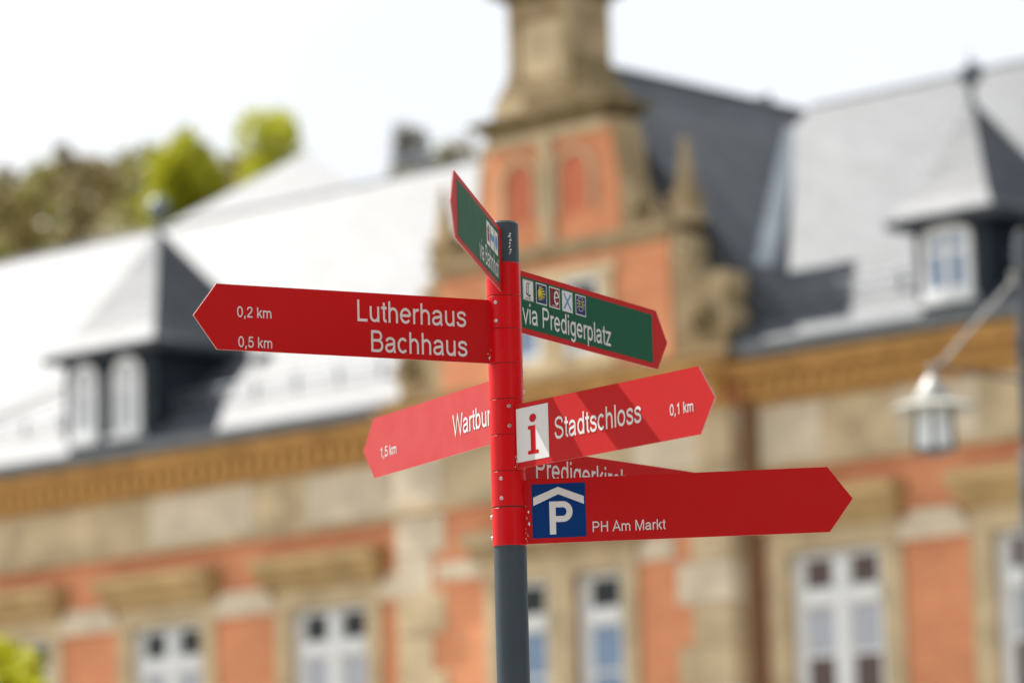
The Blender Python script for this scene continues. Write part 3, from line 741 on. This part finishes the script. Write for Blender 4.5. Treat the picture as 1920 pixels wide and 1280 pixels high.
for i in range(6):
    a = i * math.pi / 3 + 0.35
    mb.tube((lx + 0.155 * math.cos(a), 0.155 * math.sin(a), 5.80), (lx + 0.175 * math.cos(a), 0.175 * math.sin(a), 5.44), 0.012, n=6)
mb.lathe([(0.165, 5.455), (0.17, 5.44), (0.10, 5.42), (0.03, 5.40)], (lx, 0), 16); mb.build('lantern_cage', 'dark_iron', LP)

# ------------------------------------------------------------------ flowering shrub in front of the left wing
tree('flowering_shrub', 'bright yellow green flowering shrub in front of the brick building', -5.50, 29.1, 0, 5.0, 1.15, 'forsythia_leaf', 30000, 0.06, 20, trunk=0.07, crown_from=0.35, cat='shrub', lobes=34)

# ------------------------------------------------------------------ lettering: plain grotesque glyphs drawn as strokes
HW = 0.045
def arc(cx, cz, rx, rz, a0, a1, n=14):
    return [(cx + rx * math.cos(R(a0 + (a1 - a0) * i / n)), cz + rz * math.sin(R(a0 + (a1 - a0) * i / n))) for i in range(n + 1)]
def smooth(p, n=5):
    out = []
    q = [p[0]] + p + [p[-1]]
    for i in range(1, len(q) - 2):
        for k in range(n):
            t = k / n; t2, t3 = t * t, t * t * t
            out.append(tuple(0.5 * (2 * q[i][d] + (q[i + 1][d] - q[i - 1][d]) * t + (2 * q[i - 1][d] - 5 * q[i][d] + 4 * q[i + 1][d] - q[i + 2][d]) * t2 + (3 * q[i][d] - q[i - 1][d] - 3 * q[i + 1][d] + q[i + 2][d]) * t3) for d in (0, 1)))
    return out + [p[-1]]
C_, X_ = 0.716, 0.519
GL = {
 'L': (.556, [[(.118, C_), (.118, .042), (.52, .042)]]),
 'u': (.556, [[(.11, X_)] + arc(.2775, .21, .1675, .17, 180, 345), [(.445, X_), (.445, 0)]]),
 'n': (.556, [[(.11, X_), (.11, 0)], arc(.2775, .305, .1675, .17, 165, 0) + [(.445, 0)]]),
 'h': (.556, [[(.11, C_), (.11, 0)], arc(.2775, .305, .1675, .17, 165, 0) + [(.445, 0)]]),
 'm': (.833, [[(.11, X_), (.11, 0)], arc(.263, .325, .153, .15, 165, 0) + [(.416, 0)], arc(.569, .325, .153, .15, 165, 0) + [(.722, 0)]]),
 'r': (.333, [[(.11, X_), (.11, 0)], arc(.265, .30, .155, .175, 165, 68)]),
 't': (.278, [[(.145, .66), (.145, .14)] + arc(.235, .13, .09, .088, 190, 285, 6), [(.02, .48), (.265, .48)]]),
 'e': (.556, [[(.075, .268), (.482, .268)], arc(.278, .26, .205, .22, 3, 322, 24)]),
 'a': (.556, [[(.085, .375)] + arc(.262, .36, .172, .118, 150, 0) + [(.434, .1), (.468, 0)], [(.43, .305), (.24, .268)] + arc(.195, .152, .12, .112, 90, 270) + smooth([(.225, .04), (.32, .06), (.425, .16)])]),
 's': (.500, [smooth([(.425, .375), (.37, .455), (.25, .480), (.13, .445), (.10, .375), (.15, .305), (.25, .275), (.365, .238), (.420, .155), (.37, .068), (.25, .038), (.12, .068), (.07, .16)])]),
 'S': (.667, [smooth([(.565, .51), (.50, .635), (.33, .676), (.165, .63), (.118, .53), (.17, .435), (.34, .375), (.52, .31), (.585, .2), (.52, .085), (.34, .040), (.155, .085), (.085, .23)])]),
 'c': (.500, [arc(.265, .26, .19, .22, 42, 318, 22)]),
 'o': (.556, [arc(.278, .26, .205, .22, 0, 360, 26)]),
 'b': (.556, [[(.105, C_), (.105, 0)], arc(.285, .26, .18, .22, 0, 360, 24)]),
 'd': (.556, [[(.45, C_), (.45, 0)], arc(.27, .26, .18, .22, 0, 360, 24)]),
 'p': (.556, [[(.105, X_), (.105, -.205)], arc(.285, .26, .18, .22, 0, 360, 24)]),
 'g': (.556, [[(.45, X_), (.45, -.03)] + arc(.27, -.03, .18, .14, 0, -150, 10), arc(.27, .262, .18, .218, 0, 360, 24)]),
 'B': (.667, [[(.12, C_), (.12, 0)], [(.12, .675), (.37, .675)] + arc(.37, .53, .15, .145, 90, -90) + [(.12, .385)], [(.30, .385), (.39, .385)] + arc(.39, .2125, .17, .1725, 90, -90) + [(.12, .04)]]),
 'P': (.667, [[(.12, C_), (.12, 0)], [(.12, .675), (.39, .675)] + arc(.39, .505, .18, .17, 90, -90) + [(.12, .335)]]),
 'k': (.500, [[(.11, C_), (.11, 0)], [(.43, .512), (.11, .185)], [(.225, .305), (.45, .01)]]),
 'v': (.500, [[(.035, X_), (.25, .02), (.465, X_)]]),
 'W': (.944, [[(.035, C_), (.24, .03), (.472, .68), (.704, .03), (.91, C_)]]),
 'z': (.500, [[(.05, .478), (.415, .478), (.075, .042), (.45, .042)]]),
 'i': (.222, [[(.11, X_), (.11, 0)], [(.11, C_), (.11, .617)]]),
 'l': (.222, [[(.11, C_), (.11, 0)]]),
 'f': (.278, [[(.02, .48), (.26, .48)], [(.135, 0), (.135, .56)] + arc(.225, .575, .09, .10, 170, 75, 6)]),
 'A': (.667, [[(.035, 0), (.333, .69), (.632, 0)], [(.15, .245), (.51, .245)]]),
 'M': (.833, [[(.115, 0), (.115, C_)], [(.15, .70), (.4165, .03), (.683, .70)], [(.718, C_), (.718, 0)]]),
 'H': (.722, [[(.125, C_), (.125, 0)], [(.597, C_), (.597, 0)], [(.125, .378), (.597, .378)]]),
 'E': (.667, [[(.56, .675), (.125, .675), (.125, .042), (.58, .042)], [(.125, .375), (.53, .375)]]),
 '0': (.556, [arc(.278, .353, .198, .322, 0, 360, 26)]),
 '1': (.556, [[(.335, C_), (.335, 0)], [(.335, .665), (.25, .575), (.135, .525)]]),
 '2': (.556, [smooth([(.085, .49), (.125, .62), (.28, .676), (.42, .625), (.452, .50), (.38, .37), (.20, .20), (.09, .05)]) + [(.09, .042), (.49, .042)]]),
 '3': (.556, [smooth([(.09, .53), (.15, .645), (.28, .676), (.41, .61), (.42, .48), (.33, .39), (.24, .375)]), smooth([(.24, .375), (.38, .36), (.465, .25), (.44, .11), (.29, .04), (.14, .08), (.08, .20)])]),
 '5': (.556, [[(.46, .675), (.165, .675), (.115, .36)] + smooth([(.125, .37), (.21, .43), (.32, .43), (.44, .36), (.465, .235), (.42, .10), (.28, .040), (.14, .08), (.08, .20)])]),
 ',': (.278, [[(.14, .10), (.14, .0), (.095, -.12)]]),
 ' ': (.278, []),
}
def ribbon(p, hw):
    """left and right edge of a stroke with mitred corners"""
    p = [q for i, q in enumerate(p) if i == 0 or abs(q[0] - p[i - 1][0]) + abs(q[1] - p[i - 1][1]) > 1e-7]
    n = len(p); Lf, Rt = [], []
    closed = n > 3 and abs(p[0][0] - p[-1][0]) + abs(p[0][1] - p[-1][1]) < 1e-6
    for i in range(n):
        if i == 0 and not closed: d0 = d1 = (p[1][0] - p[0][0], p[1][1] - p[0][1])
        elif i == n - 1 and not closed: d0 = d1 = (p[-1][0] - p[-2][0], p[-1][1] - p[-2][1])
        else:
            a = p[i - 1] if i > 0 else p[-2]; b_ = p[i + 1] if i < n - 1 else p[1]
            d0 = (p[i][0] - a[0], p[i][1] - a[1]); d1 = (b_[0] - p[i][0], b_[1] - p[i][1])
        l0 = math.hypot(*d0) or 1e-9; l1 = math.hypot(*d1) or 1e-9
        n0 = (-d0[1] / l0, d0[0] / l0); n1 = (-d1[1] / l1, d1[0] / l1)
        mx, my = n0[0] + n1[0], n0[1] + n1[1]; ml = math.hypot(mx, my) or 1e-9
        mx, my = mx / ml, my / ml
        k = min(1 / max(0.35, mx * n0[0] + my * n0[1]), 2.2) * hw
        Lf.append((p[i][0] + mx * k, p[i][1] + my * k)); Rt.append((p[i][0] - mx * k, p[i][1] - my * k))
    return Lf, Rt
def text_width(s): return sum(GL[c][0] for c in s)
def write(mb, s, x0, z0, sx, sz, y=-0.0008, mi=0, hw=HW):
    """lettering on the plane y, baseline start (x0, z0); sx, sz = em sizes"""
    x = x0; k = 0
    for c in s:
        w, strokes = GL[c]
        for st in strokes:
            Lf, Rt = ribbon(st, hw)
            yy = y - 0.00012 * (k % 3); k += 1
            n = len(Lf)
            vs = [(x + a * sx, yy, z0 + b_ * sz) for a, b_ in Lf] + [(x + a * sx, yy, z0 + b_ * sz) for a, b_ in Rt]
            mb.add(vs, [(n + i, n + i + 1, i + 1, i) for i in range(n - 1)], mi)
        x += w * sx
    return mb
def lettering(s, x0, x1, z0, cap, parent, material='white_film', trim=0.06):
    """line of text fitted between x0 and x1 with the given capital height"""
    sx = (x1 - x0) / (text_width(s) - 2 * trim); sz = cap / C_
    return write(MB(), s, x0 - trim * sx, z0, sx, sz).build('lettering', material, parent)
def flat(mb, pts_, y, mi):
    a = sum(pts_[i][0] * pts_[(i + 1) % len(pts_)][1] - pts_[(i + 1) % len(pts_)][0] * pts_[i][1] for i in range(len(pts_)))
    if a < 0: pts_ = pts_[::-1]
    mb.add([(x, y, z_) for x, z_ in pts_], [tuple(range(len(pts_)))], mi)
def rect(mb, x0, x1, z0, z1, y, mi): flat(mb, [(x0, z0), (x1, z0), (x1, z1), (x0, z1)], y, mi)
def line(mb, p, hw, y, mi):
    Lf, Rt = ribbon(p, hw); n = len(Lf)
    mb.add([(a, y, b_) for a, b_ in Lf] + [(a, y, b_) for a, b_ in Rt], [(n + i, n + i + 1, i + 1, i) for i in range(n - 1)], mi)

# ------------------------------------------------------------------ signpost
SP = thing('signpost', 'grey steel signpost with seven red and green arrow signs on red sleeves', 'signpost', (0, 0, 0))
RP, RS = 0.0382, 0.0403
mb = MB(); mb.lathe([(RP, 0.0), (RP, EYE + 1.694), (RP - 0.004, EYE + 1.699), (0.005, EYE + 1.701)], n=64)
pole = mb.build('pole', 'grey_paint', SP)
mb = MB(); mb.lathe([(0.09, 0.0), (0.09, 0.012), (0.045, 0.02), (RP + 0.001, 0.03)], n=40); mb.build('base_flange', 'grey_paint', SP)
def on_pole(ang, z, r, pts_, y_mi=0):
    """patch of outline pts (metres, angle-wise and up) laid on a cylinder"""
    return [(r * math.cos(ang + a / r), r * math.sin(ang + a / r), z + b_) for a, b_ in pts_]
# scratched paint on the pole head
mb = MB(); rr = random.Random(4)
for k in range(16):
    a0 = R(-64) + rr.uniform(-0.06, 0.06); z0 = EYE + 1.622 + 0.050 * k / 16 + rr.uniform(-0.003, 0.003)
    w, h = rr.uniform(0.0012, 0.004), rr.uniform(0.0008, 0.0028)
    p_ = [(w * math.cos(t) * rr.uniform(0.5, 1.2) + 0.4 * h * math.sin(t), h * math.sin(t) * rr.uniform(0.5, 1.2)) for t in np.linspace(0, 5.5, 7)]
    mb.add(on_pole(a0, z0, RP + 0.0004 + 0.00004 * k, p_), [tuple(range(7))])
mb.build('scratch', 'chip', pole)

ZS = [1.6004, 1.5221, 1.4440, 1.3624, 1.2785, 1.1948, 1.1102, 1.0258, 0.9368]
SCREW = {1: -118, 4: -82, 6: -114}      # sleeve index: direction its two screws face
SIDE_SCREW = {7: 186, 3: -2}
mb = MB(); mb.lathe([(RP + 0.0007, EYE + ZS[-1] + 0.003), (RP + 0.0007, EYE + ZS[0] - 0.003)], n=64); mb.build('gap_ring', 'dark_gap', pole)
for k in range(8):
    z1, z0 = EYE + ZS[k] - (0.0006 if k else 0), EYE + ZS[k + 1] + (0.0022 if k == 6 else 0.0006)
    mb = MB(); e = 0.0012
    mb.lathe([(RP + 0.0003, z0), (RS - e, z0), (RS, z0 + e), (RS, z1 - e), (RS - e, z1), (RP + 0.0003, z1)], n=72)
    sl = mb.build('sleeve', 'red_sleeve', SP)
    for src, both in ((SCREW, True), (SIDE_SCREW, True)):
        if k in src:
            a = R(src[k]); d = Vector((math.cos(a), math.sin(a), 0))
            for zz in (0.78, 0.22):
                c = d * RS + Vector((0, 0, z0 + (z1 - z0) * zz))
                mb = MB(); mb.tube(c - d * 0.003, c + d * 0.0015, 0.0044, 0.0044, 14, 0); mb.tube(c + d * 0.0014, c + d * 0.0034, 0.0040, 0.0030, 14, 0)
                mb.tube(c + d * 0.0030, c + d * 0.00345, 0.0015, 0.0015, 6, 1)
                mb.build('screw', ['steel', 'dark_gap'], sl)

def sign(az, r0, L_, T_, ztop, label, start=None, H_=0.15, face='red_enamel'):
    """arrow panel; local x reads left to right on the visible face, -y faces the viewer, origin at the pole-end top corner"""
    left = math.cos(R(az)) < 0
    a = R(az); s = start or (r0 * math.cos(a), r0 * math.sin(a))
    d = -1 if left else 1
    c_ = 0.004
    ends = [(-0.001 * d, -c_), (c_ * d, 0)] if False else [(0, 0)]
    out = [(0, 0), (d * L_, 0), (d * (L_ + T_), -H_ / 2), (d * L_, -H_), (0, -H_)]
    mb = MB(); mb.prism(out, 0.0, 0.0032, 0, 1)
    # rolled hem that carries the panel on its sleeve
    o = mb.build('sign_panel', [face, 'raw_aluminium'], SP, label)
    o.location = (s[0], s[1], EYE + ztop); o.rotation_euler = (0, 0, a - (math.pi if left else 0))
    rr_ = math.hypot(*s)
    mb = MB(); mb.box(min(0, -d * 0.006), max(0, -d * 0.006), -0.0012, 0.0052, -H_ + 0.002, -0.002)
    mb.build('hem', 'red_sleeve', o)
    return o, d
def border(o, x0, x1, z0, z1):
    mb = MB(); rect(mb, x0, x1, z0, z1, -0.0005, 0); return mb.build('colour_field', 'green_film', o)
def chips(o, d, zlist, seed):
    rr = random.Random(seed); mb = MB()
    for k, z_ in enumerate(zlist):
        x = d * rr.uniform(-0.004, 0.006); w, h = rr.uniform(0.001, 0.0028), rr.uniform(0.0015, 0.005)
        flat(mb, [(x + w * math.cos(t) * rr.uniform(0.4, 1.2), z_ + h * math.sin(t) * rr.uniform(0.4, 1.2)) for t in np.linspace(0, 5.4, 7)], -0.0018 - 0.00003 * k, k % 2)
    mb.build('paint_chip', ['rust', 'chip'], o)

# two-line sign with distances 0,2 and 0,5 km
o, d = sign(207.01, 0, 0.6856, 0.0564, 1.5129, 'red arrow panel with two destinations and the distances 0,2 and 0,5 km', (-0.0361, -0.0236))
lettering('Lutherhaus', -0.3380, -0.0613, -0.0674, 0.0500, o)
lettering('Bachhaus', -0.3046, -0.0600, -0.1369, 0.0500, o)
lettering('0,2 km', -0.6352, -0.5520, -0.0735, 0.0246, o)
lettering('0,5 km', -0.6333, -0.5511, -0.1420, 0.0246, o)
chips(o, d, [-0.118, -0.128, -0.133, -0.137, -0.141], 1)

# sign with distance 1,5 km, pointing away behind the post
o, d = sign(116.77, 0.043, 0.6984, 0.0640, 1.3370, 'sunlit red arrow panel with the distance 1,5 km, pointing towards the brick building', face='pinker_red_enamel')
lettering('Wartburg', -0.2405, -0.0105, -0.1050, 0.0508, o)
lettering('1,5 km', -0.6590, -0.5640, -0.1050, 0.0262, o)

# sign with the information symbol, 0,1 km
o, d = sign(-52.61, 0, 0.6612, 0.0519, 1.2623, 'red arrow panel with a white information field and the distance 0,1 km, striped by shadows', (0.0195, -0.0380))
lettering('Stadtschloss', 0.1485, 0.4590, -0.0985, 0.0510, o)
lettering('0,1 km', 0.5610, 0.6402, -0.0968, 0.0252, o)
mb = MB(); rect(mb, 0.0040, 0.1245, -0.1360, -0.0110, -0.0005, 0)
flat(mb, [(0.0668 + 0.0130 * math.cos(t), -0.0385 + 0.0098 * math.sin(t)) for t in np.linspace(0, 6.0, 20)], -0.0009, 1)
flat(mb, [(0.0480, -0.0560), (0.0755, -0.0560), (0.0755, -0.1130), (0.0860, -0.1140), (0.0860, -0.1220), (0.0460, -0.1220), (0.0460, -0.1140), (0.0570, -0.1130), (0.0570, -0.0650), (0.0480, -0.0640)], -0.0009, 1)
mb.build('information_symbol', ['white_film', 'signal_red_film'], o)
chips(o, d, [-0.112, -0.122, -0.128, -0.134, -0.140, -0.145], 2)

# car park sign
o, d = sign(-7.77, 0, 0.6982, 0.0555, 1.0902, 'dark red arrow panel with a blue parking garage symbol', (0.0403, -0.0148))
lettering('PH Am Markt', 0.1525, 0.3204, -0.1280, 0.0242, o)
mb = MB(); rect(mb, 0.0125, 0.1380, -0.1376, -0.0118, -0.0005, 0)
flat(mb, [(0.0745, -0.0198), (0.0160, -0.0428), (0.0160, -0.0622), (0.0745, -0.0368)], -0.0009, 1)
flat(mb, [(0.0745, -0.0198), (0.0745, -0.0368), (0.1342, -0.0618), (0.1342, -0.0435)], -0.0009, 1)
rect(mb, 0.0532, 0.0678, -0.1298, -0.0534, -0.0009, 1)
line(mb, [(0.0678, -0.0606), (0.0850, -0.0606)] + [(0.0850 + 0.0152 * math.cos(t), -0.0776 + 0.0170 * math.sin(t)) for t in np.linspace(math.pi / 2, -math.pi / 2, 14)] + [(0.0678, -0.0946)], 0.0070, -0.00102, 1)
mb.build('parking_symbol', ['blue_film', 'white_film'], o)
chips(o, d, [-0.062, -0.075, -0.090, -0.104, -0.116, -0.124, -0.131, -0.138, -0.143], 3)

# half hidden sign behind the information sign
o, d = sign(52.70, 0.042, 0.715, 0.0560, 1.1745, 'red arrow panel half hidden behind the parking garage panel')
lettering('Predigerkirche', 0.0640, 0.4700, -0.0690, 0.0500, o)

# green hiking sign with five route symbols
o, d = sign(61.37, 0.043, 0.7558, 0.0588, 1.5986, 'red edged green hiking arrow panel with five square route symbols')
border(o, 0.004, 0.7310, -0.1362, -0.0136)
lettering('via Predigerplatz', 0.0490, 0.4985, -0.1238, 0.0490, o)
def icon(x0, bg, rim=None):
    x1, z0, z1 = x0 + 0.0535, -0.0684, -0.0180
    mb = MB(); rect(mb, x0, x1, z0, z1, -0.0008, 0)
    if bg: rect(mb, x0 + 0.0028, x1 - 0.0028, z0 + 0.0028, z1 - 0.0028, -0.0011, 1)
    return mb, (x0 + x1) / 2, (z0 + z1) / 2
mb, cx, cz = icon(0.0495, True)        # black letter L on white
line(mb, smooth([(cx + 0.008, cz + 0.018), (cx + 0.002, cz + 0.016), (cx + 0.001, cz + 0.004), (cx + 0.000, cz - 0.008)]), 0.0014, -0.0014, 2)
line(mb, smooth([(cx - 0.002, cz + 0.018), (cx - 0.0065, cz + 0.014), (cx - 0.007, cz), (cx - 0.008, cz - 0.009)]), 0.0016, -0.00145, 2)
line(mb, smooth([(cx - 0.011, cz - 0.008), (cx - 0.004, cz - 0.010), (cx + 0.004, cz - 0.013), (cx + 0.012, cz - 0.010)]), 0.0022, -0.0015, 2)
for k in range(9): rect(mb, cx - 0.013 + 0.003 * k, cx - 0.0112 + 0.003 * k, cz - 0.0205, cz - 0.0178 + 0.001 * (k in (0, 3, 8)), -0.0014, 2)
mb.build('route_symbol', ['galvanised', 'white_film', 'black_film'], o)
mb, cx, cz = icon(0.1160, True)        # yellow shell rays on blue
for t in np.linspace(-74, 74, 9):
    l_ = 0.036 - 0.012 * abs(t) / 74; fx, fz = cx - 0.018, cz + 0.001
    line(mb, [(fx, fz), (fx + l_ * math.cos(R(t)), fz + l_ * 0.75 * math.sin(R(t)))], 0.0015, -0.0013 - 0.00001 * (t + 80), 2)
flat(mb, [(cx - 0.0165 + 0.0055 * math.cos(t), cz + 0.001 + 0.007 * math.sin(t)) for t in np.linspace(0, 6, 14)], -0.0032, 2)
mb.build('route_symbol', ['white_film', 'navy_film', 'yellow_film'], o)
mb, cx, cz = icon(0.1825, True)        # white e on crimson
line(mb, [(cx - 0.001, cz + 0.001), (cx + 0.018, cz + 0.003)], 0.0016, -0.0016, 0)
line(mb, arc(cx + 0.009, cz + 0.001, 0.0105, 0.0145, 8, 318, 24), 0.0027, -0.0015, 0)
for k in range(10):
    a_ = random.uniform(0, 6.28); x_, z_ = cx - 0.014 + random.uniform(-0.006, 0.010), cz + random.uniform(-0.008, 0.018)
    line(mb, [(x_, z_), (x_ + 0.007 * math.cos(a_), z_ + 0.007 * math.sin(a_))], 0.0009, -0.00125 - 0.00001 * k, 2)
for k in range(8): rect(mb, cx - 0.012 + 0.003 * k, cx - 0.0102 + 0.003 * k, cz - 0.0200, cz - 0.0180, -0.0014, 0)
mb.build('route_symbol', ['white_film', 'crimson_film', 'black_film'], o)
mb, cx, cz = icon(0.2480, False)       # light blue cross on white
line(mb, [(cx - 0.018, cz + 0.019), (cx + 0.018, cz - 0.019)], 0.0028, -0.0012, 2); line(mb, [(cx + 0.018, cz + 0.019), (cx - 0.018, cz - 0.019)], 0.0028, -0.0013, 2)
mb.build('route_symbol', ['white_film', 'white_film', 'sky_blue_film'], o)
mb, cx, cz = icon(0.3170, True)        # ring of dots round E3
for k in range(12):
    a_ = k * math.pi / 6
    flat(mb, [(cx + 0.0175 * math.cos(a_) + 0.0019 * math.cos(t), cz + 0.003 + 0.0165 * math.sin(a_) + 0.0019 * math.sin(t)) for t in np.linspace(0, 5.6, 8)], -0.0013, 0)
write(mb, 'E3', cx - 0.0125, cz - 0.0045, 0.0205, 0.0215, -0.0014, 2, 0.055)
rect(mb, cx - 0.0265, cx + 0.0265, cz - 0.0252, cz - 0.0232, -0.00125, 0)
mb.build('route_symbol', ['navy_film', 'navy_film', 'yellow_film'], o).data.materials[0] = MATS['white_film']

# green hiking sign seen edge-on, pointing towards the viewer
o, d = sign(262.02, 0, 0.6964, 0.0517, 1.6785, 'topmost red edged green arrow panel with three route symbols', (-0.0044, -0.0431))
border(o, -0.6600, -0.0300, -0.1380, -0.0120)
lettering('via Bahnhof', -0.3420, -0.0520, -0.1285, 0.0455, o)
for k, x0 in enumerate((-0.2275, -0.1665, -0.1055)):
    x1, z0, z1 = x0 + 0.0535, -0.0765, -0.0225
    mb = MB(); rect(mb, x0, x1, z0, z1, -0.0008, 0); cx, cz = (x0 + x1) / 2, (z0 + z1) / 2
    if k == 0:
        for q in ((-0.014, -0.004, -0.018, 0.006), (0.004, 0.014, -0.018, 0.006), (-0.004, 0.004, -0.018, -0.002), (-0.016, 0.016, 0.006, 0.010)): rect(mb, cx + q[0], cx + q[1], cz + q[2], cz + q[3], -0.0012, 1)
        flat(mb, [(cx - 0.016, cz + 0.011), (cx, cz + 0.021), (cx + 0.016, cz + 0.011)], -0.0012, 1)
    elif k == 1: rect(mb, x0 + 0.0005, x1 - 0.0005, cz - 0.0075, cz + 0.0075, -0.0012, 2)
    else: flat(mb, [(cx + 0.017 * math.cos(t), cz + 0.017 * math.sin(t)) for t in np.linspace(0, 6.02, 24)], -0.0012, 2)
    mb.build('route_symbol', ['white_film', 'crimson_film', 'sky_blue_film'], o)
